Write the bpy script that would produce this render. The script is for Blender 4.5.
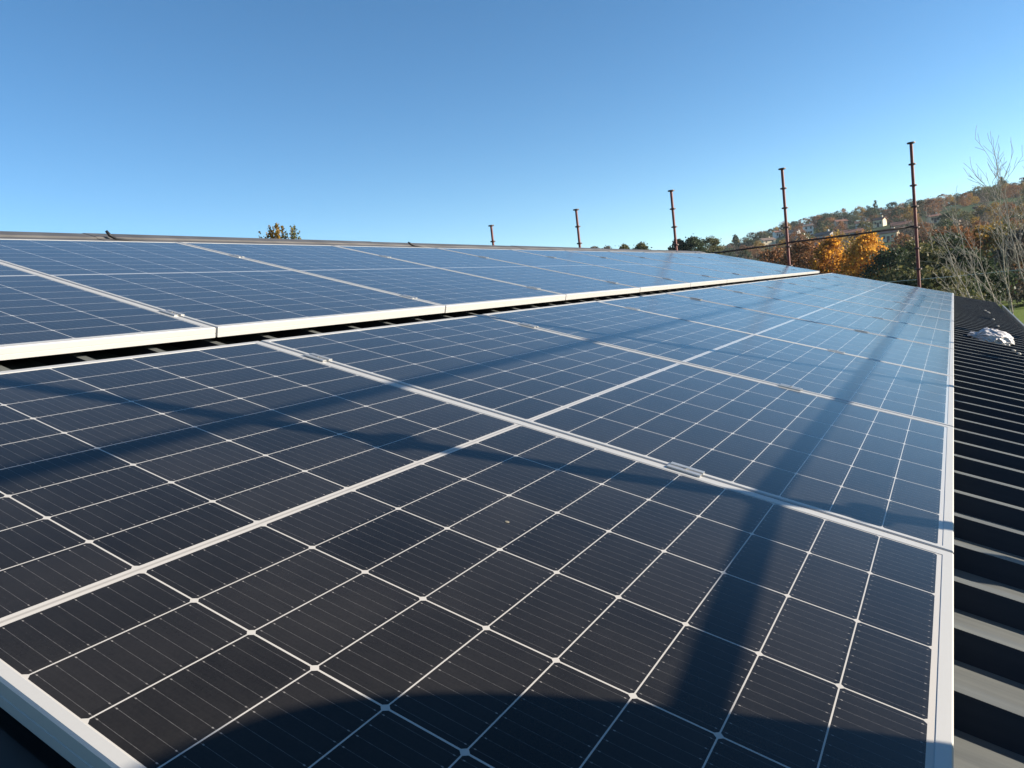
import bpy, bmesh, math, random
import numpy as np
from mathutils import Vector, Matrix

for o in list(bpy.data.objects): bpy.data.objects.remove(o, do_unlink=True)
R = math.radians
S = bpy.context.scene
COL = S.collection

# ------------------------------------------------------------------ camera
cd = bpy.data.cameras.new('camera'); cam = bpy.data.objects.new('camera', cd); COL.objects.link(cam)
cd.sensor_width = 36.0; cd.lens = 757.755 / 1024 * 36.0; cd.clip_start = 0.02; cd.clip_end = 12000
rot = Matrix(((0.859747, 0.045116, 0.508724), (0.498609, 0.141491, -0.855201), (-0.110563, 0.988911, 0.099151)))
cam.matrix_world = Matrix.Translation((0.0255, -0.3199, 0.5050)) @ rot.to_4x4()
S.camera = cam
CAM = Vector((0.0255, -0.3199, 0.5050))

# ------------------------------------------------------------------ light
SUN_AZ, SUN_EL = 61.7, 16.5
w = bpy.data.worlds.new('World'); S.world = w; w.use_nodes = True
nt = w.node_tree
bg = nt.nodes['Background']; bg.inputs['Strength'].default_value = 0.082
sky = nt.nodes.new('ShaderNodeTexSky'); sky.sky_type = 'NISHITA'; sky.sun_disc = False
sky.sun_elevation = R(SUN_EL); sky.sun_rotation = R(SUN_AZ)
sky.air_density = 0.7; sky.dust_density = 0.1; sky.ozone_density = 1.6; sky.altitude = 200
hs = nt.nodes.new('ShaderNodeHueSaturation'); hs.inputs['Saturation'].default_value = 1.2
tint = nt.nodes.new('ShaderNodeMix'); tint.data_type = 'RGBA'; tint.blend_type = 'MULTIPLY'; tint.inputs[0].default_value = 1.0; tint.inputs[7].default_value = (.95, 1.015, .985, 1)
nt.links.new(sky.outputs[0], hs.inputs['Color']); nt.links.new(hs.outputs[0], tint.inputs[6]); nt.links.new(tint.outputs[2], bg.inputs[0])
sd = bpy.data.lights.new('sun', 'SUN'); sun = bpy.data.objects.new('sun', sd); COL.objects.link(sun)
sd.energy = 5.0; sd.angle = R(0.53); sd.color = (1.0, 0.885, 0.73)
SV = Vector((math.cos(R(SUN_EL)) * math.sin(R(SUN_AZ)), math.cos(R(SUN_EL)) * math.cos(R(SUN_AZ)), math.sin(R(SUN_EL))))
sun.rotation_euler = SV.to_track_quat('Z', 'Y').to_euler(); sun.location = (30, 20, 20)
S.view_settings.view_transform = 'Standard'; S.view_settings.look = 'None'
S.view_settings.exposure = 1.36; S.view_settings.gamma = 1.0; S.view_settings.use_curve_mapping = False
S.render.engine = 'CYCLES'

# ------------------------------------------------------------------ helpers
def tag(o, label=None, cat=None, group=None, kind=None):
    if label: o['label'] = label
    if cat: o['category'] = cat
    if group: o['group'] = group
    if kind: o['kind'] = kind
    return o

def empty(name, loc=(0, 0, 0), rot3=None, label=None, cat=None, group=None):
    o = bpy.data.objects.new(name, None); COL.objects.link(o)
    o.empty_display_size = 0.1
    m = Matrix.Translation(loc)
    if rot3 is not None: m = m @ rot3.to_4x4()
    o.matrix_world = m
    return tag(o, label, cat, group)

def link(name, me, mat=None, parent=None, loc=None):
    o = bpy.data.objects.new(name, me); COL.objects.link(o)
    if mat is not None and not me.materials: me.materials.append(mat)
    if parent is not None: o.parent = parent
    if loc is not None: o.location = loc
    return o

class MB:
    """collects verts/faces of one mesh"""
    def __init__(s): s.v = []; s.f = []
    def add(s, vs, fs):
        b = len(s.v); s.v += [tuple(x) for x in vs]; s.f += [tuple(i + b for i in f) for f in fs]
    def box(s, lo, hi, m=None):
        x0, y0, z0 = lo; x1, y1, z1 = hi
        vs = [Vector(p) for p in ((x0,y0,z0),(x1,y0,z0),(x1,y1,z0),(x0,y1,z0),(x0,y0,z1),(x1,y0,z1),(x1,y1,z1),(x0,y1,z1))]
        if m is not None: vs = [m @ p for p in vs]
        s.add(vs, [(0,3,2,1),(4,5,6,7),(0,1,5,4),(1,2,6,5),(2,3,7,6),(3,0,4,7)])
    def tube(s, pts, rad, n=8, cap=True):
        pts = [Vector(p) for p in pts]
        if not hasattr(rad, '__len__'): rad = [rad] * len(pts)
        rings = []; up = None
        for i, p in enumerate(pts):
            t = (pts[min(i + 1, len(pts) - 1)] - pts[max(i - 1, 0)]).normalized()
            if up is None: up = Vector((0, 0, 1)) if abs(t.z) < .9 else Vector((1, 0, 0))
            a = t.cross(up).normalized(); b = a.cross(t).normalized(); up = b
            rings.append([p + rad[i] * (math.cos(2 * math.pi * k / n) * a + math.sin(2 * math.pi * k / n) * b) for k in range(n)])
        vs = [q for r in rings for q in r]; fs = []
        for i in range(len(pts) - 1):
            for k in range(n):
                k2 = (k + 1) % n
                fs.append((i*n+k, i*n+k2, (i+1)*n+k2, (i+1)*n+k))
        if cap:
            fs.append(tuple(range(n))[::-1]); fs.append(tuple((len(pts)-1)*n + k for k in range(n)))
        s.add(vs, fs)
    def mesh(s, name, smooth=False, fix=True):
        me = bpy.data.meshes.new(name); me.from_pydata(s.v, [], s.f)
        if fix:
            bm = bmesh.new(); bm.from_mesh(me); bmesh.ops.recalc_face_normals(bm, faces=bm.faces); bm.to_mesh(me); bm.free()
        if smooth:
            me.polygons.foreach_set('use_smooth', [True] * len(me.polygons))
        me.update(); return me
    def build(s, name, mat, parent=None, smooth=False):
        return link(name, s.mesh(name, smooth), mat, parent)

# roof frame: x' = along the rows (world +Y), y' = up the slope (towards -X), z' = roof normal
SL = R(16.7); CS, SN = math.cos(SL), math.sin(SL)
RF = Matrix(((0, -CS, SN), (1, 0, 0), (0, SN, CS)))
def P(a, b, n=0.0): return RF @ Vector((a, b, n))

# ------------------------------------------------------------------ material helpers
class NT:
    def __init__(s, name):
        s.m = bpy.data.materials.new(name); s.m.use_nodes = True; s.t = s.m.node_tree
        s.b = s.t.nodes['Principled BSDF']; s.out = s.t.nodes['Material Output']
    def n(s, typ, **kw):
        x = s.t.nodes.new(typ)
        for k, v in kw.items(): setattr(x, k, v)
        return x
    def l(s, a, b): s.t.links.new(a, b)
    def val(s, sock, v):
        if isinstance(v, (int, float)): sock.default_value = v
        else: s.l(v, sock)
    def ma(s, op, a, b=None, c=None):
        x = s.n('ShaderNodeMath', operation=op); s.val(x.inputs[0], a)
        if b is not None: s.val(x.inputs[1], b)
        if c is not None: s.val(x.inputs[2], c)
        return x.outputs[0]
    def mix(s, f, a, b):
        x = s.n('ShaderNodeMix', data_type='RGBA'); s.val(x.inputs[0], f)
        for sock, v in ((x.inputs[6], a), (x.inputs[7], b)):
            if isinstance(v, tuple): sock.default_value = (*v, 1)
            else: s.l(v, sock)
        return x.outputs[2]
    def noise(s, scale, detail=3, vec=None, rough=.55):
        x = s.n('ShaderNodeTexNoise'); x.inputs['Scale'].default_value = scale; x.inputs['Detail'].default_value = detail
        x.inputs['Roughness'].default_value = rough
        if vec is not None: s.l(vec, x.inputs['Vector'])
        return x.outputs[0]
    def ramp(s, f, stops):
        x = s.n('ShaderNodeValToRGB'); s.l(f, x.inputs[0]); e = x.color_ramp.elements
        while len(e) < len(stops): e.new(0.5)
        for i, (p, c) in enumerate(stops): e[i].position = p; e[i].color = (*c, 1)
        return x.outputs[0]
    def coord(s, kind='Object'):
        return s.n('ShaderNodeTexCoord').outputs[kind]
    def maps(s, vec, scale):
        x = s.n('ShaderNodeMapping'); s.l(vec, x.inputs[0]); x.inputs['Scale'].default_value = scale; return x.outputs[0]
    def bump(s, h, strength, dist):
        x = s.n('ShaderNodeBump'); x.inputs['Strength'].default_value = strength; x.inputs['Distance'].default_value = dist
        s.l(h, x.inputs['Height']); s.l(x.outputs[0], s.b.inputs['Normal'])
    def set(s, **kw):
        for k, v in kw.items():
            sock = s.b.inputs[k.replace('_', ' ')]
            if isinstance(v, tuple) and len(v) == 3: sock.default_value = (*v, 1)
            elif isinstance(v, (int, float, tuple)): sock.default_value = v
            else: s.l(v, sock)
        return s

def plain(name, col, rough=.6, metal=0.0, var=.25, scale=8, spec=.5):
    k = NT(name); v = k.noise(scale, 4, k.coord())
    c2 = tuple(min(1, x * (1 + var)) for x in col); c1 = tuple(x * (1 - var) for x in col)
    k.set(Base_Color=k.ramp(v, [(.3, c1), (.7, c2)]), Roughness=rough, Metallic=metal, Specular_IOR_Level=spec)
    return k.m

# solar cells under glass: 6 x 18 half cells on a white backsheet, drawn in the panel's own metres
def cell_material():
    k = NT('solar_cells'); co = k.coord('Object')
    sx = k.n('ShaderNodeSeparateXYZ'); k.l(co, sx.inputs[0])
    u = k.ma('SUBTRACT', sx.outputs[0], .567); v = k.ma('SUBTRACT', sx.outputs[1], .861)
    av = k.ma('ABSOLUTE', v)
    fu = k.ma('FRACT', k.ma('ADD', k.ma('DIVIDE', u, .184), 3.0))
    fv = k.ma('FRACT', k.ma('DIVIDE', k.ma('SUBTRACT', av, .0065), .0925))
    du = k.ma('MULTIPLY', k.ma('SUBTRACT', .5, k.ma('ABSOLUTE', k.ma('SUBTRACT', fu, .5))), .184)
    dv = k.ma('MULTIPLY', k.ma('SUBTRACT', .5, k.ma('ABSOLUTE', k.ma('SUBTRACT', fv, .5))), .0925)
    m = k.ma('GREATER_THAN', du, .00122)
    m = k.ma('MULTIPLY', m, k.ma('GREATER_THAN', dv, .00090))
    m = k.ma('MULTIPLY', m, k.ma('GREATER_THAN', k.ma('ADD', du, dv), .0062))
    m = k.ma('MULTIPLY', m, k.ma('LESS_THAN', k.ma('ABSOLUTE', u), .552))
    m = k.ma('MULTIPLY', m, k.ma('LESS_THAN', av, .839))
    m = k.ma('MULTIPLY', m, k.ma('GREATER_THAN', av, .0065))
    # bus wires, ten to a cell, along the panel; solder pads near each cell end
    fb = k.ma('FRACT', k.ma('MULTIPLY', fu, 10.0))
    db = k.ma('MULTIPLY', k.ma('ABSOLUTE', k.ma('SUBTRACT', fb, .5)), .0184)
    wire = k.ma('LESS_THAN', db, .00022)
    pad = k.ma('MULTIPLY', k.ma('LESS_THAN', db, .0007), k.ma('LESS_THAN', k.ma('ABSOLUTE', k.ma('SUBTRACT', dv, .0054)), .0012))
    # colour: faint streaks along the wires, slight difference from cell to cell
    cid = k.n('ShaderNodeCombineXYZ')
    k.l(k.ma('FLOOR', k.ma('DIVIDE', u, .184)), cid.inputs[0]); k.l(k.ma('FLOOR', k.ma('DIVIDE', v, .0925)), cid.inputs[1])
    oi = k.n('ShaderNodeObjectInfo'); k.l(k.ma('MULTIPLY', oi.outputs['Random'], 37.0), cid.inputs[2])
    wn = k.n('ShaderNodeTexWhiteNoise'); k.l(cid.outputs[0], wn.inputs[0])
    st = k.noise(1.0, 4, k.maps(co, (330, 14, 1)), .7)
    fac = k.ma('ADD', k.ma('MULTIPLY', wn.outputs[0], .35), k.ma('ADD', k.ma('MULTIPLY', st, .42), k.ma('MULTIPLY', k.noise(330.0, 3, co, .7), .46)))
    cell = k.ramp(fac, [(.2, (.0022, .0021, .0021)), (.95, (.0155, .0146, .0146))])
    cell = k.mix(k.ma('MULTIPLY', k.ma('MULTIPLY', wire, k.noise(160.0, 2, co)), .85), cell, (.17, .165, .165))
    cell = k.mix(k.ma('MULTIPLY', k.ma('MULTIPLY', pad, k.noise(90.0, 1, co)), 1.2), cell, (.26, .245, .23))
    rib = k.ma('LESS_THAN', av, .0018)
    back = k.mix(k.ma('MULTIPLY', rib, .6), (.40, .385, .36), (.19, .18, .17))
    col = k.mix(m, back, cell)
    # thin dust film
    dust = k.ma('MULTIPLY', k.ma('POWER', k.noise(5.0, 6, co, .65), 2.0), .07)
    col = k.mix(dust, col, (.27, .25, .225))
    k.set(Base_Color=col, Roughness=.5, Specular_IOR_Level=.0, Coat_Weight=1.0, Coat_IOR=1.28,
          Sheen_Weight=.32, Sheen_Roughness=.24, Sheen_Tint=(.50, .73, 1.0))
    rn = k.noise(9.0, 5, co, .6)
    k.l(k.ma('ADD', k.ma('MULTIPLY', rn, .10), .11), k.b.inputs['Coat Roughness'])
    bp = k.n('ShaderNodeBump'); bp.inputs['Strength'].default_value = .03; bp.inputs['Distance'].default_value = .002
    k.l(k.noise(30.0, 2, co), bp.inputs['Height']); k.l(bp.outputs[0], k.b.inputs['Coat Normal'])
    return k.m

def alu_material(name, col=(.66, .65, .63), rough=.42, metal=.35):
    k = NT(name); co = k.coord()
    s = k.noise(1.0, 3, k.maps(co, (40, 400, 40)))
    d = k.noise(6, 4, co)
    c = k.mix(k.ma('MULTIPLY', k.ma('ADD', s, d), .3), tuple(x * .86 for x in col), col)
    k.set(Base_Color=c, Roughness=rough, Metallic=metal)
    return k.m

def sheet_material(paler):  # lighter ramp for flat crests and valleys, darker ramp for the rib flanks
    k = NT('pale_roof_sheet' if paler else 'dark_roof_sheet'); co = k.coord()
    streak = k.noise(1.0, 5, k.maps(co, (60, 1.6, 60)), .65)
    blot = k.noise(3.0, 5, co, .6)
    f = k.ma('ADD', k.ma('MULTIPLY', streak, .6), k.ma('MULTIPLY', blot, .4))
    if paler: c = k.ramp(f, [(.3, (.060, .066, .068)), (.55, (.100, .107, .104)), (.75, (.145, .151, .140))])
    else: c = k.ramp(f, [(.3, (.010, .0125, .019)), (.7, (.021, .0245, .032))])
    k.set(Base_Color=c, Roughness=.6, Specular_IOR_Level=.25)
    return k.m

def paint_rust(name, c1, c2):
    k = NT(name); co = k.coord()
    f = k.noise(14, 6, co, .7)
    k.set(Base_Color=k.ramp(f, [(.35, c1), (.6, c2)]), Roughness=.55)
    k.bump(f, .3, .002)
    return k.m

def leaf_material(name, stops, trans=.35):
    k = NT(name)
    g = k.n('ShaderNodeNewGeometry'); oi = k.n('ShaderNodeObjectInfo')
    f = k.ma('ADD', k.ma('MULTIPLY', g.outputs['Random Per Island'], .8), k.ma('MULTIPLY', oi.outputs['Random'], .2))
    c = k.ramp(f, stops)
    k.set(Base_Color=c, Roughness=.6, Specular_IOR_Level=.25)
    tr = k.n('ShaderNodeBsdfTranslucent'); k.l(c, tr.inputs[0])
    ms = k.n('ShaderNodeMixShader'); ms.inputs[0].default_value = trans
    k.l(k.b.outputs[0], ms.inputs[1]); k.l(tr.outputs[0], ms.inputs[2]); k.l(ms.outputs[0], k.out.inputs[0])
    return k.m

M = {}
M['cells'] = cell_material()
M['frame'] = alu_material('anodised_frame', (.45, .448, .435), .45, .15)
M['clamp'] = alu_material('bare_aluminium', (.48, .48, .47), .35, .6)
M['steel'] = plain('zinc_bolt', (.45, .45, .44), .35, .8)
M['sheet'] = sheet_material(False); M['sheetpale'] = sheet_material(True)
M['cap'] = plain('weathered_flashing', (.095, .090, .085), .55, .2, .25, 5)
M['gutter'] = plain('pale_gutter_paint', (.22, .235, .23), .5, .2, .2, 6)
M['trim'] = plain('dark_verge_paint', (.035, .034, .035), .45)
M['wall'] = plain('rendered_wall', (.42, .38, .31), .85, 0, .15, 3)
M['door'] = plain('green_door_paint', (.06, .09, .07), .5)
M['glasspane'] = plain('window_glass', (.03, .04, .05), .08)
M['red'] = paint_rust('red_oxide_paint', (.10, .014, .011), (.16, .024, .017))
M['reddark'] = paint_rust('dark_red_coupler', (.035, .013, .012), (.06, .02, .016))
M['raildark'] = paint_rust('rusty_rail', (.02, .010, .010), (.045, .018, .014))
M['plank'] = plain('scaffold_timber', (.34, .26, .17), .8, 0, .3, 6)
M['blocker'] = plain('blocker_beige', (.30, .285, .25), .8, 0, .15, 20)
M['bag'] = plain('white_plastic_film', (.42, .40, .40), .45, 0, .06, 9)
M['chip'] = plain('pale_scrap', (.26, .25, .22), .7)
M['cable'] = plain('black_cable', (.012, .012, .013), .5)
M['wire'] = plain('galvanised_wire', (.5, .5, .48), .5, .3)
M['post'] = plain('weathered_post', (.22, .18, .14), .85)
M['bark'] = plain('brown_bark', (.10, .075, .055), .9, 0, .35, 5)
M['palebark'] = plain('pale_bark', (.26, .23, .185), .85, 0, .35, 9)
M['leaf_dark'] = leaf_material('dark_green_leaves', [(.1, (.018, .032, .016)), (.6, (.042, .064, .028)), (1, (.09, .105, .04))])
M['leaf_olive'] = leaf_material('olive_leaves', [(.1, (.05, .055, .02)), (.55, (.11, .11, .04)), (1, (.20, .17, .06))])
M['leaf_russet'] = leaf_material('russet_leaves', [(.1, (.11, .055, .028)), (.55, (.26, .12, .05)), (1, (.37, .20, .08))])
M['leaf_orange'] = leaf_material('orange_leaves', [(.1, (.24, .095, .014)), (.5, (.58, .28, .035)), (1, (.72, .43, .07))], .6)
M['leaf_gold'] = leaf_material('golden_leaves', [(.1, (.12, .075, .018)), (.55, (.28, .17, .03)), (1, (.42, .28, .06))], .45)
M['leaf_grey'] = leaf_material('grey_brown_twigs', [(.1, (.07, .058, .048)), (.55, (.15, .125, .095)), (1, (.22, .18, .14))])

# ------------------------------------------------------------------ ground, one sheet to the horizon with the hill in it
AZ_T = [(-180, 4), (-75, 8), (-60, 9), (-40, 10), (-26, 14), (-20, 18), (-16, 20), (-13.5, 22), (-10, 30.5), (-7, 33), (-3, 34), (0, 36), (4, 37), (15, 42), (30, 40), (45, 30), (60, 14), (90, 5), (180, 4)]
GZ = -4.6
def ridge_h(az):
    for (a0, h0), (a1, h1) in zip(AZ_T, AZ_T[1:]):
        if a0 <= az <= a1: return h0 + (h1 - h0) * (az - a0) / (a1 - a0)
    return 4
def sm(t): t = max(0, min(1, t)); return t * t * (3 - 2 * t)
def ground_z(x, y):
    d = math.hypot(x, y); az = math.degrees(math.atan2(x, y))
    h = ridge_h(az)
    t = (d - 150) / 450
    z = GZ + (h - GZ) * (0.45 * sm(t) + 0.55 * max(0, min(1, t))) if d <= 600 else h - (h - GZ) * sm((d - 620) / 900)
    if d > 40:
        k = min(1, (d - 40) / 160)
        z += k * 1.3 * (math.sin(x * .031 + 1.7) * math.cos(y * .027) + .6 * math.sin(x * .07 - y * .055))
    return z
def build_ground():
    ds = [0, 4, 8, 12, 16, 20, 26, 32, 40, 50, 62, 76, 92, 110] + list(range(130, 700, 18)) + [740, 800, 900, 1050, 1250, 1500, 1900, 2500, 3500, 5000]
    na = 288; vs = [(0, 0, GZ)]; fs = []
    for d in ds[1:]:
        for i in range(na):
            az = 2 * math.pi * i / na; x, y = d * math.sin(az), d * math.cos(az); vs.append((x, y, ground_z(x, y)))
    for i in range(na): fs.append((0, 1 + (i + 1) % na, 1 + i))
    for r in range(len(ds) - 2):
        b0 = 1 + r * na; b1 = b0 + na
        for i in range(na):
            j = (i + 1) % na; fs.append((b0 + i, b0 + j, b1 + j, b1 + i))
    me = bpy.data.meshes.new('ground'); me.from_pydata(vs, [], fs)
    me.polygons.foreach_set('use_smooth', [True] * len(me.polygons))
    k = NT('meadow_and_soil'); co = k.coord()
    big = k.noise(.018, 4, co, .55); fine = k.noise(1.4, 6, co, .7)
    base = k.ramp(big, [(.36, (.075, .066, .036)), (.46, (.06, .085, .03)), (.56, (.05, .10, .024)), (.68, (.11, .105, .05))])
    ln = k.n('ShaderNodeVectorMath', operation='LENGTH'); k.l(co, ln.inputs[0])
    mr = k.n('ShaderNodeMapRange'); mr.inputs[1].default_value = 84; mr.inputs[2].default_value = 108; mr.inputs[3].default_value = 1; mr.inputs[4].default_value = 0; k.l(ln.outputs['Value'], mr.inputs[0])
    base = k.mix(mr.outputs[0], base, (.15, .215, .035))
    col = k.mix(k.ma('MULTIPLY', fine, .55), base, (.035, .045, .016))
    k.set(Base_Color=col, Roughness=.95, Specular_IOR_Level=.1); k.bump(fine, .6, .15)
    me.materials.append(k.m)
    tag(link('ground', me), kind='structure')
build_ground()

# ------------------------------------------------------------------ the building under the panels
A0, A1 = -0.16, 13.20          # near and far verge
B0, B1 = -0.575, 4.05           # eave and ridge, measured up the slope
ROOF_N, RIB, PITCH = -0.091, 0.041, 0.197
bld = empty('farm_building', P(0, 0, ROOF_N) * 0, None, 'long low building whose ribbed dark metal roof carries all the solar panels', 'building')
def rib_sheet(name, frame, b0, b1, parent):
    prof = []; a = A0
    while a < A1 - .01:
        for da, h in ((0, 0), (.110, 0), (.129, RIB), (.153, RIB), (.172, 0)):
            if a + da <= A1: prof.append((a + da, ROOF_N + h))
        a += PITCH
    prof.append((A1, ROOF_N))
    vs = []; fs = []
    ns = 6
    for i in range(ns + 1):
        b = b0 + (b1 - b0) * i / ns
        for (x, n) in prof: vs.append((x, b, n))
    L = len(prof)
    for i in range(ns):
        for j in range(L - 1): fs.append((i*L + j, i*L + j + 1, (i+1)*L + j + 1, (i+1)*L + j))
    # underside 3 cm of build-up so the roof is not paper thin
    q = len(vs)
    vs += [(A0, b0, ROOF_N - .04), (A1, b0, ROOF_N - .04), (A1, b1, ROOF_N - .04), (A0, b1, ROOF_N - .04)]
    fs += [(q, q+3, q+2, q+1)]
    fs.append(tuple(range(L)) + (q + 1, q)); fs.append(tuple(ns*L + j for j in range(L))[::-1] + (q + 3, q + 2))
    fs.append(tuple(i*L for i in range(ns + 1))[::-1] + (q, q + 3)); fs.append(tuple(i*L + L - 1 for i in range(ns + 1)) + (q + 2, q + 1))
    me = bpy.data.meshes.new(name); me.from_pydata(vs, [], fs)
    me.materials.append(M['sheet']); me.materials.append(M['sheetpale'])
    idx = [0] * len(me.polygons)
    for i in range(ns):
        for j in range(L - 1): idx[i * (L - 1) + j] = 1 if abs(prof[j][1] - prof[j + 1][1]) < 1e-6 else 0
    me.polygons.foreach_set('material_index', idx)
    o = link(name, me, None, parent); o.matrix_local = frame
    return o
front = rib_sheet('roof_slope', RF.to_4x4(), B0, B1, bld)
ridge = P(0, B1, ROOF_N)
# rear slope: mirror frame about the ridge
RB = Matrix(((0, CS, -SN), (-1, 0, 0), (0, SN, CS)))   # x' = -Y, y' = up towards +X, z' normal leaning to -X
rl = B1 - B0
o_rb = Vector((ridge.x, A0 + A1, ridge.z)) - RB @ Vector((0, rl, ROOF_N))
o_rb.y = A0 + A1
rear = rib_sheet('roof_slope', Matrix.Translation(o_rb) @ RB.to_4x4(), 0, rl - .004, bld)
# ridge cap: folded flashing over the ribs
mb = MB()
sec = [(B1 - .36, ROOF_N + .043), (B1 - .355, ROOF_N + .056), (B1 - .14, ROOF_N + .058), (B1 - .13, ROOF_N + .066), (B1 - .02, ROOF_N + .068)]
pts = [P(0, b, n) for b, n in sec]; cx = ridge.x
full = [(p.x, p.z) for p in pts] + [(2 * cx - p.x, p.z) for p in pts[::-1]]
seam = [A0 - .02 + i * (A1 - A0 + .04) / 6 for i in range(7)]
for i in range(6):
    y0, y1 = seam[i], seam[i + 1] + (.04 if i < 5 else 0); dz = .0025 * (i % 2)
    vs = [(x, y0, z + dz) for x, z in full] + [(x, y1, z + dz) for x, z in full]
    vs += [(x, y0, z + dz - .006) for x, z in full] + [(x, y1, z + dz - .006) for x, z in full]
    n = len(full); fs = []
    for j in range(n - 1):
        fs += [(j, j + 1, n + j + 1, n + j), (2*n + j, 3*n + j, 3*n + j + 1, 2*n + j + 1)]
        fs += [(j, 2*n + j, 2*n + j + 1, j + 1), (n + j, n + j + 1, 3*n + j + 1, 3*n + j)]
    fs += [(0, n, 3*n, 2*n), (n - 1, 3*n - 1, 4*n - 1, 2*n - 1)]
    mb.add(vs, fs)
cap = mb.build('ridge_cap', M['cap'], bld)
# verge flashings; the near one also carries a dark strip painted as shade
for a, s in ((A0, -1), (A1, 1)):
    mb = MB()
    mb.box((min(a, a + s * .03), B0, ROOF_N - .16), (max(a, a + s * .03), B1, ROOF_N + .012))
    if s < 0: mb.box((A0 - .03, B0, ROOF_N + .012), (A0 + .05, B1, ROOF_N + RIB + .004)); mb.box((A0 + .05, B0, ROOF_N + RIB), (-.004, B1, ROOF_N + RIB + .004))  # dark cover over the first ribs, its colour standing in for shade there
    v = mb.build('verge_flashing', M['trim'], bld); v.matrix_local = RF.to_4x4()
# eave gutter, box section with a pale rolled lip
mb = MB(); e = P(0, B0, ROOF_N); gx, gz = e.x - .01, e.z - .03
sec = [(0, 0), (0, -.09), (.105, -.09), (.105, .012), (.122, .012), (.122, -.102), (-.012, -.102), (-.012, 0)]
n = len(sec); vs = [(gx + x, A0 - .03, gz + z) for x, z in sec] + [(gx + x, A1 + .03, gz + z) for x, z in sec]
fs = [(j, (j + 1) % n, n + (j + 1) % n, n + j) for j in range(n)]
fs += [(0, 1, 6, 7), (1, 2, 5, 6), (2, 3, 4, 5)]
fs += [tuple(n + i for i in f)[::-1] for f in ((0, 1, 6, 7), (1, 2, 5, 6), (2, 3, 4, 5))]
mb.add(vs, fs); gut = mb.build('gutter', M['gutter'], bld)
# walls with the gables
mb = MB(); xr = e.x - .22; xl = 2 * ridge.x - xr
zt = lambda x: ridge.z - .05 - abs(x - ridge.x) * math.tan(SL)
for (ya, yb) in ((A0 + .12, A0 + .37), (A1 - .37, A1 - .12)):
    prof = [(xl, GZ - .4), (xr, GZ - .4), (xr, zt(xr) - .02), (ridge.x, zt(ridge.x) - .02), (xl, zt(xl) - .02)]
    vs = [(x, ya, z) for x, z in prof] + [(x, yb, z) for x, z in prof]
    fs = [(0, 1, 2, 3, 4), (9, 8, 7, 6, 5)] + [(i, (i + 1) % 5, 5 + (i + 1) % 5, 5 + i) for i in range(5)]
    mb.add(vs, fs)
mb.box((xr - .25, A0 + .37, GZ - .4), (xr, A1 - .37, zt(xr) - .02)); mb.box((xl, A0 + .37, GZ - .4), (xl + .25, A1 - .37, zt(xl) - .02))
mb.build('wall', M['wall'], bld)
for yy in (2.0, 5.2, 8.4, 11.2):
    mb = MB(); mb.box((xr - .02, yy - .6, -2.6), (xr + .03, yy + .6, -1.5)); f = mb.build('window', M['trim'], bld)
    mb = MB(); mb.box((xr + .03, yy - .53, -2.53), (xr + .036, yy + .53, -1.57)); mb.build('pane', M['glasspane'], f)
mb = MB(); mb.box((ridge.x - 1.5, A0 + .09, GZ - .3), (ridge.x + 1.5, A0 + .13, -1.4)); mb.build('door', M['door'], bld)

# ------------------------------------------------------------------ solar panels
PW, PL0, PL1, STEP = 1.134, -0.003, 1.719, 1.154
X0, X1 = .0005, 1.1470        # the far lip is the wide one, so that the joints close up
def frame_mesh():
    loops = [(.028, -.0300), (0, -.0300), (0, -.0185), (.0010, -.0178), (.0010, -.0170), (0, -.0163), (0, -.0024), (.0024, 0), (.0135, 0), (.0141, -.0005), (.0141, -.0060), (.0020, -.0065), (.0020, -.0280), (.028, -.0280)]
    vs = []; fs = []
    for ins, z in loops:
        top = ins > .01 and z > -.0062
        fx, fy = (ins + .0120, ins + .0040) if top else (ins, ins)
        vs += [(X0 + ins, PL0 + fy, z), (X1 - fx, PL0 + fy, z), (X1 - fx, PL1 - fy, z), (X0 + ins, PL1 - fy, z)]
    n = len(loops)
    for i in range(n):
        i2 = (i + 1) % n
        for c in range(4):
            c2 = (c + 1) % 4; fs.append((i*4 + c, i*4 + c2, i2*4 + c2, i2*4 + c))
    b = MB(); b.add(vs, fs); return b.mesh('frame')
def glass_mesh():
    b = MB(); b.box((.005, PL0 + .005, -.0055), (PW - .005, PL1 - .005, -.0009)); return b.mesh('cell_sheet')
fm = frame_mesh(); fm.materials.append(M['frame'])
gm = glass_mesh(); gm.materials.append(M['cells'])
ORD = ['nearest', 'second', 'third', 'fourth', 'fifth', 'sixth', 'seventh', 'eighth', 'ninth', 'tenth', 'last']
NP = 11; UP = 1.897
rr = random.Random(3)
for row, b0, nm in ((0, 0.0, 'lower row along the eave'), (1, UP, 'upper row under the ridge')):
    for i in range(NP):
        if i == 0: lb = 'dark framed solar panel closest to the camera in the ' + nm
        elif i == NP - 1: lb = 'dark solar panel at the far gable end of the ' + nm
        else: lb = 'dark framed solar panel, %s from the camera in the %s' % (ORD[i], nm)
        p = empty('solar_panel', P(i * STEP, b0, 0), RF @ Matrix.Rotation(R(rr.uniform(-.05, .05)), 3, 'X') @ Matrix.Rotation(R(rr.uniform(-.05, .05)), 3, 'Y'), lb, 'solar panel', 'solar panels laid in two rows on the roof')
        link('frame', fm, parent=p); link('cell_sheet', gm, parent=p)

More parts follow.
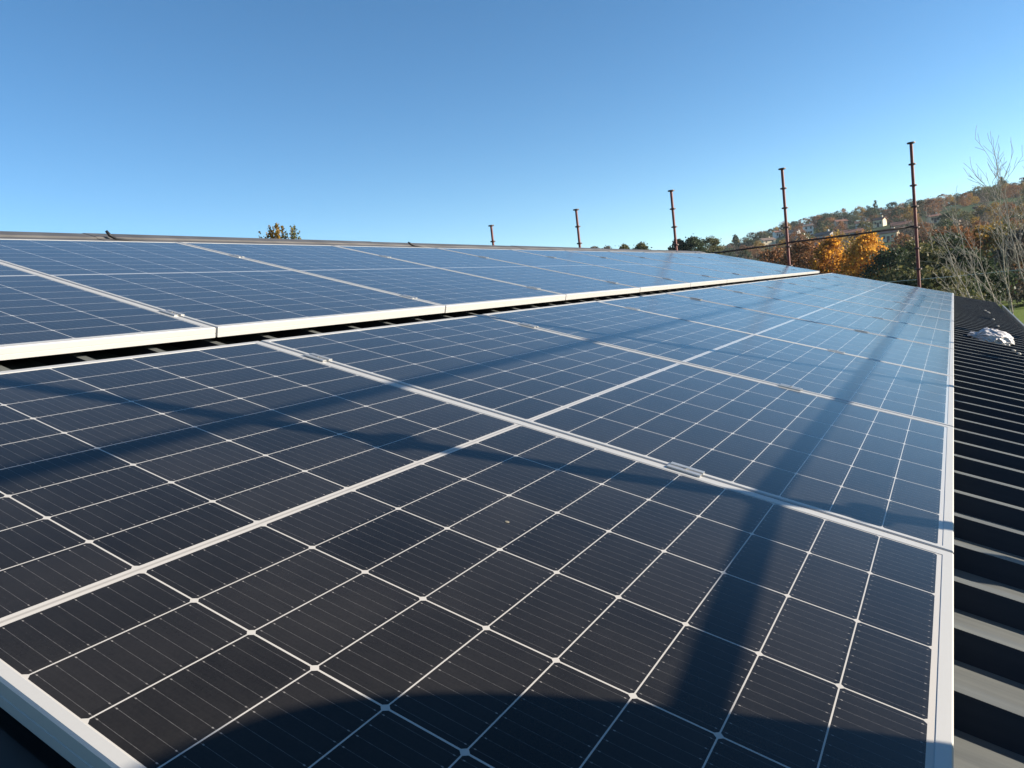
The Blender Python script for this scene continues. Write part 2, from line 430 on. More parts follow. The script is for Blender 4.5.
# mounting rails with their clamps
def clamp_mesh():
    b = MB(); h = .035
    prof = [(-.0175, .0004), (-.0175, .0040), (-.0050, .0040), (-.0030, -.010), (.0030, -.010), (.0050, .0040), (.0175, .0040), (.0175, .0004), (.0040, .0004), (.0040, -.013), (-.0040, -.013), (-.0040, .0004)]
    n = len(prof); vs = [(x, -h, z) for x, z in prof] + [(x, h, z) for x, z in prof]
    fs = [(j, (j + 1) % n, n + (j + 1) % n, n + j) for j in range(n)]
    fs += [(0, 1, 2, 11), (2, 3, 10, 11), (3, 4, 9, 10), (4, 5, 8, 9), (5, 6, 7, 8)]
    fs += [tuple(n + i for i in f)[::-1] for f in ((0, 1, 2, 11), (2, 3, 10, 11), (3, 4, 9, 10), (4, 5, 8, 9), (5, 6, 7, 8))]
    b.add(vs, fs); m = b.mesh('clamp'); m.materials.append(M['clamp']); return m
def bolt_mesh():
    b = MB(); b.tube([(0, 0, -.045), (0, 0, -.0102)], .0024, 8); b.tube([(0, 0, -.0098), (0, 0, .0065)], .0029, 6); m = b.mesh('bolt'); m.materials.append(M['steel']); return m
def endclamp_mesh():
    b = MB(); b.box((.001, -.03, -.045), (.007, .03, .004)); b.box((-.012, -.03, .0008), (.001, .03, .004)); b.box((.007, -.03, -.045), (.028, .03, -.040)); m = b.mesh('clamp'); m.materials.append(M['clamp']); return m
cm, bm_, em = clamp_mesh(), bolt_mesh(), endclamp_mesh()
aend = (NP - 1) * STEP + PW
for b, lb in ((.484, 'aluminium rail and clamps under the lower half of the eave row of panels'), (1.497, 'aluminium rail and clamps under the upper half of the eave row of panels'), (UP + .20, 'aluminium rail and clamps under the lower half of the ridge row of panels'), (UP + 1.275, 'aluminium rail and clamps under the upper half of the ridge row of panels')):
    t = empty('mounting_rail', P(0, b, 0), RF, lb, 'mounting rail', 'mounting rails')
    mb = MB(); mb.box((-.06, -.02, -.0495), (aend + .06, .02, -.0305)); mb.build('rail', M['clamp'], t)
    for i in range(1, NP):
        c = link('clamp', cm, parent=t, loc=(i * STEP - .0032, rr.uniform(-.006, .006), 0)); link('bolt', bm_, parent=c)
    c = link('clamp', em, parent=t, loc=((NP - 1) * STEP + X1 + .0003, 0, 0)); c = link('clamp', em, parent=t, loc=(X0 - .0003, 0, 0)); c.rotation_euler = (0, 0, math.pi)

# ------------------------------------------------------------------ scaffold at the far gable (in view) and along the eave (casts the long shadows)
def scaffold_pole(x, y, z0, z1, label, group, step=.325, lean=(0, 0)):
    t = empty('scaffold_pole', (x, y, z0), None, label, 'scaffold pole', group)
    t.rotation_euler = (lean[0], lean[1], 0)
    H = z1 - z0
    mb = MB(); mb.tube([(0, 0, 0), (0, 0, H)], .0242, 14); o = mb.build('tube', M['red'], t); 
    k = 0; z = H - .012
    while z > max(H - 4.3, .3):
        b = MB(); b.tube([(0, 0, z - .016), (0, 0, z - .012), (0, 0, z + .008), (0, 0, z + .012)], [.034, .054 if k else .06, .054 if k else .06, .034], 14)
        b.build('coupler', M['reddark'], t); z -= step; k += 1
    b = MB(); b.box((-.075, -.075, 0), (.075, .075, .008)); b.build('base_plate', M['reddark'], t)
GY = 13.36
gx_ = [(-.457, 2.342, 'tallest red scaffold pole, rightmost behind the far roof edge'), (-2.355, 2.305, 'red scaffold pole where the thin guard rail crosses, beside the orange trees'), (-4.261, 2.276, 'red scaffold pole rising from the ridge in front of the dark round tree'), (-6.145, 2.243, 'short red pole top above the middle of the ridge'), (-8.069, 2.229, 'shortest red pole top, leftmost above the ridge')]
gx_ = [(.0255 + (x - .0255) * 1.0148, .505 + (z - .505) * 1.0148, lb) for x, z, lb in gx_]
for x, z, lb in gx_: scaffold_pole(x, GY, GZ, z, lb, 'scaffold poles behind the far gable')
rl_lb = ['thin dark guard rail between the two rightmost scaffold poles', 'thin dark guard rail left of the second pole, meeting the roof edge', 'guard rail hidden behind the ridge beside the third pole', 'guard rail hidden behind the ridge beside the leftmost pole']
for (x0, _, _), (x1, _, _), lb in zip(gx_, gx_[1:], rl_lb):
    t = MB(); t.tube([(x0 - .02, GY, 1.075), ((x0 + x1) / 2, GY, 1.072), (x1 + .02, GY, 1.085)], .0155, 10)
    tag(t.build('guard_rail', M['raildark'], None, True), lb, 'guard rail', 'guard rails of the gable scaffold')
EX = .85
ea = [-.094 + 1.85 * i for i in range(8)]
for i, a in enumerate(ea[:7]):
    scaffold_pole(EX, a, GZ, 1.385, 'red scaffold pole standing outside the eave gutter, %s from the camera' % ORD[i], 'scaffold poles along the eave', .5)
for i, (a0, a1) in enumerate(zip(ea, ea[1:7])):
    for (za, zb, nm) in ((.352 if i == 0 else .470, .470, 'middle'), (1.017, 1.017, 'top')):
        b = MB(); b.tube([(EX - .03, a0 - .06, za), (EX - .03, a1 + .06, zb)], .0175, 12)
        tag(b.build('guard_rail', M['red'], None, True), 'red %s guard rail of the eave scaffold, %s bay from the camera' % (nm, ORD[i]), 'guard rail', 'guard rails of the eave scaffold')
t = empty('scaffold_deck', (1.12, ea[0], -.62), None, 'timber scaffold deck outside the gutter beside the nearest panel', 'scaffold deck')
for k in range(2):
    b = MB(); x0 = (-.475, -.235)[k]; b.box((x0, -.2, 0), (x0 + .175, 3.9, .045)); b.build('plank', M['plank'], t)
for yy in (0, 1.85, 3.7):
    b = MB(); b.tube([(-.475, yy, -.028), (.0, yy, -.028)], .0242, 10); b.build('bracket', M['red'], t)
# unseen blocker added on the deck; its rounded shape throws the dark foreground shadow
def blocker():
    bm = bmesh.new(); bmesh.ops.create_icosphere(bm, subdivisions=5, radius=1)
    cx, cy, cz = .73, .50, .02; rng = np.random.RandomState(4); ph = rng.uniform(0, 6.28, 9)
    for v in bm.verts:
        x, y, z = v.co
        f = lambda q, e: math.copysign(abs(q) ** e, q)
        X, Y, Z = f(x, .6) * .066, f(y, .42) * .425, f(z, .42) * .585
        wv = .3 * (.012 * math.sin(9 * Y + ph[0]) + .010 * math.sin(13 * Z + 5 * Y + ph[1]) + .008 * math.sin(21 * Y - 11 * Z + ph[2]))
        v.co = (cx + X + wv, cy + Y + .4 * wv, cz + Z + .7 * wv)
        if v.co.z < -.572: v.co.z = -.572
    me = bpy.data.meshes.new('blocker'); bm.to_mesh(me); bm.free()
    me.polygons.foreach_set('use_smooth', [True] * len(me.polygons))
    tag(link('shadow_blocker', me, M['blocker']), 'added beige rounded block on the scaffold deck, shaped to cast the foreground shadow', 'blocker')
blocker()

# ------------------------------------------------------------------ small things on the roof
def crumpled(name, loc, size, seed, mat, label, cat):
    from mathutils import noise
    bm = bmesh.new(); bmesh.ops.create_icosphere(bm, subdivisions=6, radius=1)
    for v in bm.verts:
        n = v.co.normalized()
        # bag lying down: full towards the eave, a smaller tied lobe towards the panels
        full = 1.0 - .42 * math.exp(-((n.y - .62) / .16) ** 2) - .30 * sm((n.y - .5) / .5)
        q = n * 2.3 + Vector((seed, 0, 0))
        fold = abs(noise.noise(q)) * .30 + abs(noise.noise(q * 2.0)) * .10 + abs(noise.noise(q * 4.1)) * .02
        r = (1.12 - fold) * full
        v.co = Vector((n.x * size[0] * r, n.y * size[1] * (1.12 - fold * .6), max(n.z * size[2] * r, -.3 * size[2])))
    me = bpy.data.meshes.new(name); bm.to_mesh(me); bm.free()
    o = link(name, me, mat); o.matrix_world = Matrix.Translation(loc) @ RF.to_4x4()
    return tag(o, label, cat)
crumpled('plastic_bag', P(6.32, -.258, -.042), (.17, .140, .072), 5, M['bag'], 'crumpled white plastic bag lying on the dark roof ribs by the eave', 'bag')
chips = [(10.2, -.34), (9.84, -.37), (8.77, -.37), (7.86, -.37), (5.72, -.37), (5.57, -.39), (4.56, -.36), (9.95, -.36)]
for i, (a, b) in enumerate(chips):
    bm = bmesh.new(); bmesh.ops.create_icosphere(bm, subdivisions=2, radius=1); rg = random.Random(i)
    for v in bm.verts:
        v.co = Vector((v.co.x * rg.uniform(.8, 1.2) * .011, v.co.y * rg.uniform(.8, 1.2) * .014, v.co.z * .006 + .004 * v.co.x))
    me = bpy.data.meshes.new('plaster_chip'); bm.to_mesh(me); bm.free()
    o = link('plaster_chip', me, M['chip']); o.matrix_world = Matrix.Translation(P(a, b, ROOF_N + RIB + .008)) @ RF.to_4x4()
    tag(o, 'tiny pale chip scattered on the dark ribbed roof strip', 'debris', 'pale chips on the roof strip')
bm = bmesh.new(); bmesh.ops.create_icosphere(bm, subdivisions=2, radius=1)
for v in bm.verts: v.co = Vector((v.co.x * .0036, v.co.y * .0040, max(v.co.z, 0) * .0008))
me = bpy.data.meshes.new('bird_dropping'); bm.to_mesh(me); bm.free()
o = link('bird_dropping', me, plain('dried_dropping', (.16, .145, .11), .8)); o.matrix_world = Matrix.Translation(P(.655, .617, -.0007)) @ RF.to_4x4()
tag(o, 'single pale speck on a dark cell of the nearest eave panel', 'dropping')
for (pts, lb) in (
    ([(2.14, 3.88, -.028), (2.115, 3.90, -.012), (2.10, 3.91, .010)], 'stub of black cable sticking up by the ridge cap, far left'),
    ([(4.72, 3.90, -.028), (4.69, 3.92, -.016), (4.67, 3.93, -.006)], 'smaller stub of dark cable at the middle of the ridge cap')):
    b = MB(); b.tube([P(pts[0][0] + .30, pts[0][1] - .16, -.040), P(*pts[0])] + [P(*p) for p in pts[1:]], [.006, .007, .009, .007], 8)
    tag(b.build('cable', M['cable'], None, True), lb, 'cable')

# ------------------------------------------------------------------ vegetation
def leaf_mesh(name, centres, size, seed, flat=0.0):
    rg = np.random.RandomState(seed); n = len(centres)
    a = rg.normal(size=(n, 3)); a /= np.linalg.norm(a, axis=1, keepdims=True)
    b = rg.normal(size=(n, 3)); b -= a * (a * b).sum(1, keepdims=True); b /= np.linalg.norm(b, axis=1, keepdims=True)
    s = size * rg.uniform(.6, 1.35, (n, 1))
    c = np.asarray(centres)
    v = np.stack([c - a * s, c - b * s * .62, c + a * s, c + b * s * .62], 1).reshape(-1, 3)
    me = bpy.data.meshes.new(name)
    me.vertices.add(4 * n); me.vertices.foreach_set('co', v.ravel())
    me.loops.add(4 * n); me.loops.foreach_set('vertex_index', np.arange(4 * n, dtype=np.int32))
    me.polygons.add(n); me.polygons.foreach_set('loop_start', np.arange(0, 4 * n, 4, dtype=np.int32))
    me.update(calc_edges=True); me.validate(); return me

def crown_points(shape, h, r, base, nclump, nleaf, seed):
    """leaf centres gathered in clumps spread through an uneven envelope of height h and radius r"""
    rg = np.random.RandomState(seed); pts = []
    ph = rg.uniform(0, 6.28, 4)
    if shape == 'wisp':
        for _ in range(nclump):
            az, q = rg.uniform(0, 6.283), r * rg.uniform(0, 1); top = h * rg.uniform(.93, 1.0)
            k = int(nleaf / nclump); u = rg.uniform(0, 1, k)
            ln = rg.normal(size=2) * r * .25
            pts.append(np.stack([q * math.cos(az) + ln[0] * u + rg.normal(size=k) * .14 * (1.15 - u), q * math.sin(az) + ln[1] * u + rg.normal(size=k) * .14 * (1.15 - u), base + (top - base) * u ** .55], 1))
        return np.concatenate(pts)
    for _ in range(nclump):
        t = rg.uniform(0, 1)
        if shape == 'round': prof = math.sqrt(max(0, 1 - (2 * t - 1) ** 2)) * (1.05 - .25 * t)
        elif shape == 'dome': prof = math.sqrt(max(0, 1 - t ** 2.4))
        elif shape == 'cone': prof = (1 - t) ** .85 * .95 + .06
        elif shape == 'egg': prof = min(1.0, (t + .12) * 3.2) * (1 - t ** 2.2) ** .8 + .04
        else: prof = (.55 + .45 * math.sin(math.pi * min(1, t * 1.1))) * (1 - t ** 5)
        az = rg.uniform(0, 6.283)
        prof *= 1 + .20 * math.sin(2 * az + ph[0] + 4 * t) + .13 * math.sin(5 * az + ph[1] - 7 * t)
        rad = r * prof * rg.uniform(.35, 1) ** .5
        c = np.array([rad * math.cos(az), rad * math.sin(az), base + t * (h - base)])
        cs = r * rg.uniform(.13, .27)
        k = max(3, int(nleaf / nclump * rg.uniform(.5, 1.5)))
        q = rg.normal(size=(k, 3)) * cs * np.array([1, 1, .75]) * .6
        pts.append(c + q)
    p = np.concatenate(pts); p[:, 2] = np.maximum(p[:, 2], base * .6)
    return p

def trunk_mesh(h, r0, seed, limbs=6, spread=.35):
    rg = random.Random(seed); mb = MB(); pts = []
    for i in range(6):
        t = i / 5; pts.append((rg.uniform(-.05, .05) * h * t * .5, rg.uniform(-.05, .05) * h * t * .5, t * h * .86))
    mb.tube(pts, [r0 * (1 - .82 * i / 5) for i in range(6)], 8)
    for k in range(limbs):
        t = rg.uniform(.28, .8); z = t * h * .86; az = rg.uniform(0, 6.28); L = h * spread * (1.1 - t) * rg.uniform(.7, 1.2)
        q = Vector((0, 0, z)); d = Vector((math.cos(az), math.sin(az), rg.uniform(.5, 1.1)))
        mb.tube([q, q + d * L * .5, q + d * L + Vector((0, 0, L * .2))], [r0 * (1 - t) * .6, r0 * (1 - t) * .4, r0 * .07], 6)
    return mb.mesh('trunk', True)

PROTO = {}
def tree_proto(kind, shape, leaf, h, r, base, nclump, nleaf, lsize, seed, bark='bark'):
    cr = leaf_mesh('crown', crown_points(shape, h, r, base, nclump, nleaf, seed), lsize, seed + 1); cr.materials.append(M[leaf])
    tm = trunk_mesh(h, max(.06, h * .022), seed); tm.materials.append(M[bark])
    PROTO[kind] = (tm, cr, h)
def plant(kind, name, x, y, label, cat, group, height=None, rz=0, sx=1.0, z=None):
    tm, cr, h = PROTO[kind]; s = (height / h) if height else 1.0
    t = empty(name, (x, y, (ground_z(x, y) if z is None else z) - .1), None, label, cat, group)
    t.rotation_euler = (0, 0, rz); t.scale = (s * sx, s * sx, s)
    link('trunk', tm, parent=t); link('crown', cr, parent=t); return t
def polar(az, d): return d * math.sin(R(az)), d * math.cos(R(az))
def top_height(az, el, d):
    x, y = polar(az, d); return CAM.z + d * math.tan(R(el)) - ground_z(x, y) + .1

# nearer trees, each with its own crown
def solo(name, shape, leaf, az, d, el, rad, base, nclump, nleaf, lsize, seed, label, group, cat='tree'):
    x, y = polar(az, d); h = top_height(az, el, d)
    kind = 'solo%d' % seed
    tree_proto(kind, shape, leaf, h, rad, base * h, int(nclump * 1.25), int(nleaf * 2.0), lsize * .74, seed)
    return plant(kind, name, x, y, label, cat, group)
GO = 'autumn trees behind the far roof edge'
solo('autumn_tree', 'egg', 'leaf_orange', -5.05, 92, 2.05, 3.5, .12, 130, 6500, .20, 11, 'bright orange autumn tree, the right one of the orange pair', GO)
solo('autumn_tree', 'egg', 'leaf_orange', -7.25, 96, 2.15, 3.0, .12, 110, 5600, .20, 12, 'orange autumn tree between the reddish trees and the brighter orange one', GO)
solo('autumn_tree', 'round', 'leaf_russet', -9.0, 100, 2.15, 4.0, .15, 130, 5200, .22, 13, 'broad reddish brown tree behind the guard rail, left of the orange pair', GO)
solo('autumn_tree', 'round', 'leaf_russet', -11.0, 104, 1.9, 3.4, .15, 100, 4000, .22, 14, 'low reddish brown tree partly hidden by the roof, beside the second pole', GO)
solo('autumn_tree', 'egg', 'leaf_gold', -6.15, 112, 1.0, 2.6, .12, 80, 3000, .22, 15, 'small dull gold tree seen between the two orange trees', GO)
GD = 'trees in the valley beyond the eave'
mid = [(-3.5, 78, .8, 3.0, 'leaf_dark', 'round', 'dark green tree just right of the bright orange tree'),
       (-2.4, 84, 1.25, 3.0, 'leaf_olive', 'egg', 'olive tree behind the tallest scaffold pole'),
       (-1.4, 74, .75, 2.9, 'leaf_olive', 'round', 'low olive tree right of the tallest scaffold pole'),
       (-.5, 88, 1.5, 3.4, 'leaf_dark', 'round', 'dark tree behind the leftmost bare shoots'),
       (.4, 70, .3, 2.8, 'leaf_dark', 'round', 'dark low tree behind the middle bare shoots'),
       (-.2, 92, 1.9, 3.6, 'leaf_russet', 'round', 'russet tree behind the bare tree, right part of the valley'),
       (1.6, 98, 1.7, 2.9, 'leaf_gold', 'egg', 'dull gold tree behind the bare tree, above the meadow'),
       (3.0, 96, 1.6, 3.6, 'leaf_olive', 'round', 'olive tree at the right edge above the meadow'),
       (4.0, 86, 1.4, 3.2, 'leaf_grey', 'round', 'grey brown half bare tree at the right edge'),
       (1.9, 104, .6, 3.8, 'leaf_dark', 'round', 'dark tree behind the meadow under the bare branches'),
       (3.4, 110, .3, 4.2, 'leaf_dark', 'round', 'dark tree at the meadow edge, far right'),
       (-.9, 60, -.9, 2.6, 'leaf_olive', 'round', 'olive bush just above the far roof edge'),
       (-.4, 64, -1.0, 2.6, 'leaf_dark', 'round', 'dark bush just above the bare roof strip'),
       (-2.7, 62, -.8, 2.4, 'leaf_olive', 'round', 'olive bush left of the tallest scaffold pole base'),
       (5.4, 90, 1.8, 3.6, 'leaf_russet', 'round', 'russet tree just outside the right of the view')]
for i, (az, d, el, rad, lf, shp, lb) in enumerate(mid):
    solo('valley_tree', shp, lf, az, d, el, rad, .08, 90, 3600, .19, 30 + i, lb, GD)
# tree tops just showing over the ridge
GR = 'tree tops over the ridge'
solo('garden_tree', 'wisp', 'leaf_gold', -46.75, 27, 7.95, .34, .5, 12, 2000, .06, 60, 'taller yellow green tree top with upright twigs over the ridge, left', GR)
solo('garden_tree', 'wisp', 'leaf_gold', -47.75, 27.5, 7.55, .36, .5, 8, 760, .06, 61, 'small sparse tree top left of the taller one over the ridge', GR)
solo('garden_tree', 'wisp', 'leaf_olive', -45.95, 26.5, 7.85, .28, .5, 8, 720, .06, 62, 'thin sparse tree top right of the taller one over the ridge', GR)
far_tops = [(-22.7, 150, 3.58, 2.6, 'leaf_grey', 'grey brown round tree top on the ridge line right of the second pole'), (-21.4, 150, 3.64, 1.6, 'leaf_olive', 'small olive round tree top, left of a pair over the ridge'),
            (-20.2, 155, 3.6, 2.2, 'leaf_olive', 'larger olive round tree top, right of a pair over the ridge'), (-17.5, 140, 3.52, 1.7, 'leaf_dark', 'dark tree top just left of the third scaffold pole'),
            (-16.4, 140, 3.52, 2.5, 'leaf_dark', 'broad dark green tree top just right of the third scaffold pole'), (-15.3, 190, 3.35, 3.2, 'leaf_olive', 'low olive tree top right of the third scaffold pole'),
            (-23.6, 160, 3.75, 1.6, 'leaf_grey', 'low grey tree top beside the second pole over the ridge')]
for i, (az, d, el, rad, lf, lb) in enumerate(far_tops):
    solo('distant_tree', 'dome', lf, az, d, el, rad, .62, 90, 3200, .22, 70 + i, lb, 'tree tops along the middle of the ridge')

# hillside trees: a few crowns per kind, copied
rg = random.Random(21)
kinds = [('hd', 'leaf_dark', 'round', 'dark green tree on the far hillside', 'dark green trees on the hillside', .25), ('ho', 'leaf_olive', 'round', 'olive green tree on the far hillside', 'olive trees on the hillside', .22),
         ('hr', 'leaf_russet', 'round', 'russet autumn tree on the far hillside', 'russet trees on the hillside', .28), ('hg', 'leaf_gold', 'egg', 'golden autumn tree on the far hillside', 'golden trees on the hillside', .135),
         ('hb', 'leaf_grey', 'round', 'grey brown leafless tree on the far hillside', 'bare trees on the hillside', .115)]
for key, lf, shp, *_ in kinds:
    for v in range(3): tree_proto(key + str(v), shp, lf, 9.0, 4.6, .3, 70, 2200, .27, 100 + v + 10 * len(PROTO))
for v in range(2): tree_proto('cf%d' % v, 'cone', 'leaf_dark', 12.0, 2.9, .8, 60, 1000, .36, 300 + v)

# houses on the hill: direction and distance from the roof
def find_d(az, el):
    best = None
    for d in range(160, 610, 4):
        x, y = polar(az, d); a = math.degrees(math.atan2(ground_z(x, y) - CAM.z, d))
        if best is None or abs(a - el) < best[0]: best = (abs(a - el), d)
    return best[1]
HM = {'white': plain('white_render', (.74, .71, .64), .9, 0, .06), 'cream': plain('cream_render', (.62, .52, .36), .9, 0, .08), 'pink': plain('pink_render', (.52, .34, .25), .9, 0, .08),
      'grey': plain('grey_render', (.36, .36, .36), .9, 0, .08), 'ochre': plain('ochre_render', (.50, .36, .18), .9, 0, .08)}
HROOF = plain('clay_tiles', (.24, .11, .07), .85, 0, .3, 2); HROOF2 = plain('brown_tiles', (.16, .11, .085), .85, 0, .3, 2)
SHUT = plain('brown_shutters', (.06, .045, .035), .7)
HOUSES = []
def house(az, el, W, D, H, wall, roof, rz, label, d=None):
    d = d or find_d(az, el - .28); x, y = polar(az, d); z = ground_z(x, y)
    W, D, H = W * .82, D * .82, H * .85
    HOUSES.append((az, d, W))
    t = empty('hillside_house', (x, y, z - 1.0), None, label, 'house', 'houses on the hillside'); t.rotation_euler = (0, 0, rz)
    H += 1.0; rh = D * .22
    mb = MB(); prof = [(-D/2, 0), (D/2, 0), (D/2, H), (0, H + rh), (-D/2, H)]
    vs = [(-W/2, y_, z_) for y_, z_ in prof] + [(W/2, y_, z_) for y_, z_ in prof]
    mb.add(vs, [(0,1,2,3,4), (9,8,7,6,5)] + [(i, (i+1) % 5, 5 + (i+1) % 5, 5 + i) for i in range(5)])
    mb.build('wall', HM[wall], t)
    mb = MB(); o_ = .5
    for s in (-1, 1):
        y1, z1 = s * (D/2 + o_), H - o_ * 2 * rh / D
        vs = [(-W/2 - o_, 0, H + rh + .03), (W/2 + o_, 0, H + rh + .03), (W/2 + o_, y1, z1 + .03), (-W/2 - o_, y1, z1 + .03)]
        vs += [(a, b, c + .18) for a, b, c in vs]
        mb.add(vs, [(0,1,2,3), (4,5,6,7), (0,1,5,4), (1,2,6,5), (2,3,7,6), (3,0,4,7)])
    rf = mb.build('roof', roof, t)
    mb = MB(); mb.box((W * .2, -.3, H + rh * .6), (W * .2 + .6, .3, H + rh + 1.0)); mb.build('chimney', HM[wall], rf)
    for s in (-1, 1):
        nx = max(2, int(W / 3))
        for i in range(nx):
            for zf in ([.30, .72] if H > 5.5 else [.5]):
                xx = -W/2 + W * (i + .5) / nx; zz = H * zf
                mb = MB(); mb.box((xx - .5, s * D/2 - .03, zz), (xx + .5, s * D/2 + .05, zz + 1.3)); mb.build('window', SHUT, t)
    mb = MB(); mb.box((-.55, -D/2 - .05, .9), (.55, -D/2 + .03, 3.1)); mb.build('door', SHUT, t)
house(-8.64, 3.0, 6.5, 7, 6.5, 'white', HROOF2, .3, 'bright white two storey house below the hill crest, right of the second pole')
house(-9.6, 3.0, 9, 7, 4.0, 'grey', HROOF2, -.2, 'low grey house just left of the bright white house')
house(-6.55, 3.15, 7, 6, 4.5, 'pink', HROOF, .5, 'small pink house among trees right of the white house')
house(-5.2, 2.95, 8, 6, 3.5, 'white', HROOF, .1, 'low white house with clay roof, left of the tallest pole')
house(-4.15, 2.95, 6, 6, 4.0, 'cream', HROOF, -.3, 'small cream house next to the tallest pole on the hill')
house(-11.4, 2.45, 10, 8, 5.5, 'cream', HROOF2, .75, 'cream house with a shaded end wall just left of the second pole')
house(-13.1, 2.95, 11, 8, 4.2, 'ochre', HROOF2, .2, 'long ochre house beside the pointed conifer')
house(-14.4, 2.6, 9, 7, 4.0, 'pink', HROOF, .4, 'pink house at the left foot of the hill')
house(-18.4, 3.3, 12, 9, 3.2, 'cream', HROOF, .9, 'wide roofed house showing over the ridge beside the third pole', d=235)
house(-7.6, 2.2, 9, 7, 5.0, 'grey', HROOF2, -.4, 'grey house in shade low on the hill above the orange trees')
house(-5.9, 2.15, 10, 7, 4.6, 'grey', HROOF, .2, 'grey house with clay roof above the bright orange tree')
house(-2.9, 2.35, 9, 7, 4.2, 'pink', HROOF, .1, 'pink house with clay roof right behind the tallest pole')
house(-10.6, 3.3, 7, 6, 4.0, 'white', HROOF, .6, 'small white house among trees between the two left poles')
house(-3.6, 1.9, 8, 6, 4.0, 'cream', HROOF, -.2, 'cream house just left of the tallest pole, low on the slope')
house(-1.0, 2.75, 5.5, 5, 3.2, 'cream', HROOF, .3, 'small cream house right of the tallest pole')
house(-9.1, 2.45, 7, 6, 3.6, 'white', HROOF, -.1, 'small white house above the reddish trees')

def clear(az, d):
    for ha, hd, W in HOUSES:
        if abs(az - ha) < math.degrees((W * .5 + 2.5) / hd) and -62 < d - hd < 9: return False
    for ma, m0, m1, wdt in ((.6, 395, 455, 1.3), (2.8, 390, 450, 1.2), (3.4, 60, 92, 1.3), (6.5, 300, 400, 2.0)):
        if abs(az - ma) < wdt and m0 < d < m1: return False
    return True
cnt = 0
def put(key, lb, gp, az, d, h):
    x, y = polar(az, d)
    plant(key, 'conifer' if key[0] == 'c' else 'hillside_tree', x, y, lb, 'tree', gp, h, rg.uniform(0, 6.28), rg.uniform(.85, 1.3))
def pick():
    q = rg.random() * 1.0; acc = 0
    for kd in kinds:
        acc += kd[5]
        if q <= acc: return kd
    return kinds[0]
# crest line first, then the slope
az = -16.0
for rowd, hmin, hmax in ((598, 6.5, 10.5), (572, 5, 8.5)):
  az = -16.0
  while az < 9:
      kd = pick(); put(kd[0] + str(rg.randrange(3)), kd[3], kd[4], az, rowd + rg.uniform(-12, 12), rg.uniform(hmin, hmax)); az += rg.uniform(.28, .55)
for _ in range(1500):
    if cnt >= 250: break
    az = rg.uniform(-16.5, 8.5); d = 130 + 470 * rg.random() ** .75
    if d < 150 and az < 5: continue
    if not clear(az, d): continue
    kd = pick(); put(kd[0] + str(rg.randrange(3)), kd[3], kd[4], az, d, rg.uniform(4, 8.5)); cnt += 1
put('cf0', 'pointed dark conifer standing tall on the skyline left of the second pole', 'conifers', -13.5, 470, 15)
put('cf1', 'slim dark conifer on the crest just left of the tallest pole', 'conifers', -4.35, 600, 12.5)
put('cf1', 'dark conifer on the crest above the bare tree at right', 'conifers', 2.75, 600, 13)
put('cf0', 'dark conifer among the houses in the middle of the slope', 'conifers', -7.9, 400, 10)
put('cf0', 'narrow dark conifer at the left foot of the hill', 'conifers', -14.9, 420, 10)

# bare leaning shoots beyond the far right corner
def bare_tree(name, base, tips, seed, label, r0, d):
    rg2 = random.Random(seed); x, y = polar(*base); z = ground_z(x, y)
    t = empty(name, (x, y, z - .1), None, label, 'bare tree', 'bare trees beyond the eave corner')
    loc = lambda az, el, dd: Vector((CAM.x + dd * math.sin(R(az)), CAM.y + dd * math.cos(R(az)), CAM.z + dd * math.tan(R(el)))) - Vector((x, y, z - .1))
    fork = loc(base[0] - .1, -6.2, base[1])
    mb = MB(); mb.tube([(0, 0, 0), fork * .5 + Vector((.04, 0, 0)), fork], [r0 * 1.5, r0 * 1.2, r0], 10); mb.build('trunk', M['palebark'], t, True)
    mb = MB()
    def twig(p, dirv, L, r, lev):
        n = 5; pts = [p]; dv = dirv.normalized(); q = p
        for i in range(n):
            dv = (dv + Vector((rg2.gauss(0, .10), rg2.gauss(0, .10), rg2.gauss(.03, .07)))).normalized(); q = q + dv * L / n; pts.append(q)
        mb.tube(pts, [max(.0035, r * (1 - .8 * i / n)) for i in range(n + 1)], 5, False)
        if lev > 0:
            for i in range(1, n + 1):
                for _ in range(rg2.choice((0, 1, 1))):
                    side = Vector((rg2.gauss(0, 1), rg2.gauss(0, 1), rg2.gauss(.3, .6))).normalized()
                    twig(pts[i], dv * 1.1 + side * .75, L * rg2.uniform(.25, .5), r * .42, lev - 1)
    for az, el, dd, r in tips:
        tip = loc(az, el, dd); pts = []
        n = 12; start = fork.lerp(fork * .55, rg2.random()); bow = Vector((rg2.uniform(-.25, .55), rg2.uniform(-.4, .4), rg2.uniform(-.55, .25)))
        wob = Vector((0, 0, 0))
        for i in range(n + 1):
            s = i / n; wob = wob + Vector((rg2.gauss(0, .045), rg2.gauss(0, .045), rg2.gauss(0, .02)))
            pts.append(start.lerp(tip, s) + bow * math.sin(math.pi * s) + wob)
        mb.tube(pts, [max(.005, r * (1 - .82 * i / n)) for i in range(n + 1)], 7, False)
        for i in range(2, n + 1):
            for _ in range(rg2.choice((0, 0, 0, 1)) if i < 7 else rg2.choice((1, 2, 2, 3))):
                dv = (pts[i] - pts[i - 1]).normalized(); side = Vector((rg2.gauss(0, 1), rg2.gauss(0, .8), rg2.gauss(.2, .5))).normalized()
                twig(pts[i], dv + side * .8, (tip - fork).length * rg2.uniform(.08, .22), r * .42 * (1 - .5 * i / n), 1)
    mb.build('branches', M['palebark'], t, True)
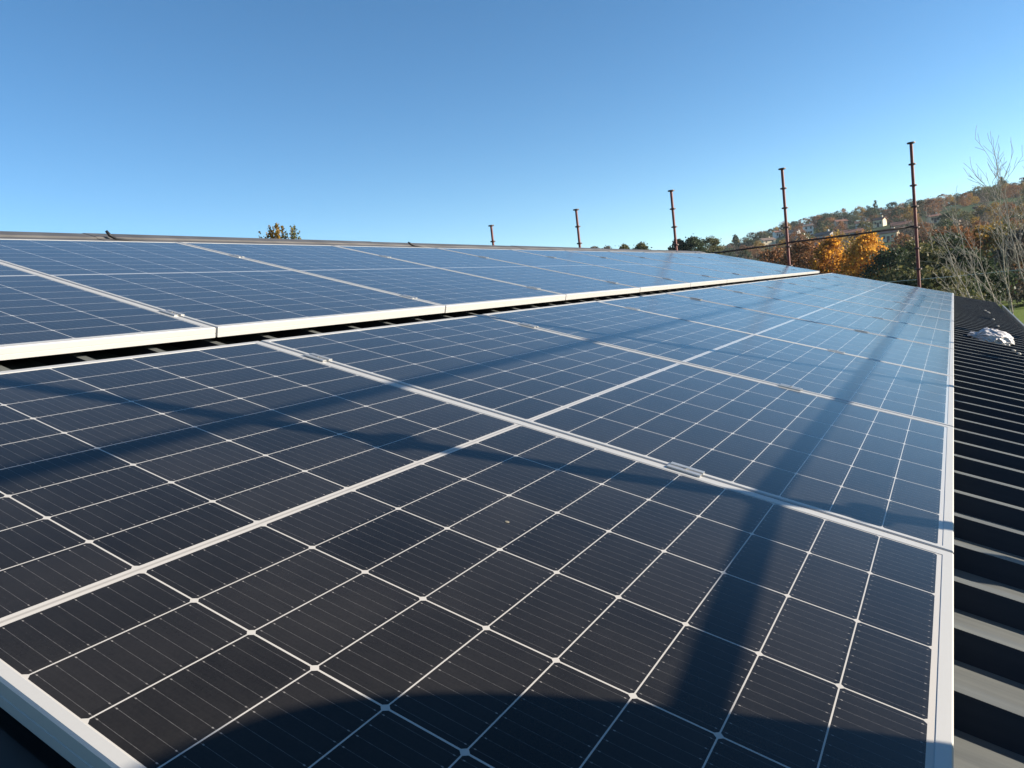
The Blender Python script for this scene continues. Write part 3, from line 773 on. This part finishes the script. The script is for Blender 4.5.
bare_tree('bare_tree', (4.4, 19), [(-1.75, .6, 19.5, .022), (-.8, 1.9, 19, .024), (-.1, 2.3, 19.5, .024), (-.5, -.4, 20, .020), (.6, 2.2, 19, .022), (-1.3, -.8, 18.5, .018), (1.0, .8, 18.6, .020)], 5, 'bare tree with pale shoots leaning left over the roof corner', .07, 19)
bare_tree('bare_tree', (4.5, 21), [(2.35, 5.2, 21, .024), (2.75, 5.5, 21, .028), (2.6, 4.4, 21.5, .020), (2.05, 3.9, 20.5, .020), (3.4, 3.2, 21, .022), (2.2, 2.5, 20.6, .020), (3.9, 3.5, 21, .022), (3.1, 2.1, 20.4, .022), (2.5, 1.4, 20.8, .02)], 9, 'taller upright bare tree at the right edge, twigs against the sky', .09, 21)

# thin wire across the valley, held by two posts outside the view
x0, y0 = polar(-13, 30); x1, y1 = polar(10, 27)
b = MB(); n = 24
zz = lambda s: CAM.z - .34 + (-.16) * s - .35 * 4 * s * (1 - s) * .35
b.tube([(x0 + (x1 - x0) * i / n, y0 + (y1 - y0) * i / n, zz(i / n)) for i in range(n + 1)], .008, 6)
tag(b.build('overhead_wire', M['wire'], None, True), 'thin pale wire strung across the valley behind the roof edge', 'wire')
for (x, y, z, lb) in ((x0, y0, zz(0), 'timber wire post hidden behind the panels'), (x1, y1, zz(1), 'timber wire post right of the bare trees')):
    b = MB(); g = ground_z(x, y); b.tube([(x, y, g - .3), (x, y, z + .02)], [.09, .07], 10)
    tag(b.build('wire_post', M['post'], None, True), lb, 'post', 'posts of the wire')

# ------------------------------------------------------------------ air: a thin even haze round the whole place
hz = MB(); hz.box((-420, -60, -8), (260, 760, 75))
k = NT('thin_haze'); k.t.nodes.remove(k.b)
pv = k.n('ShaderNodeVolumePrincipled'); pv.inputs['Color'].default_value = (.78, .89, 1.0, 1); pv.inputs['Density'].default_value = .00010; pv.inputs['Anisotropy'].default_value = .2
k.l(pv.outputs[0], k.out.inputs['Volume'])
tag(hz.build('haze', k.m), kind='stuff')
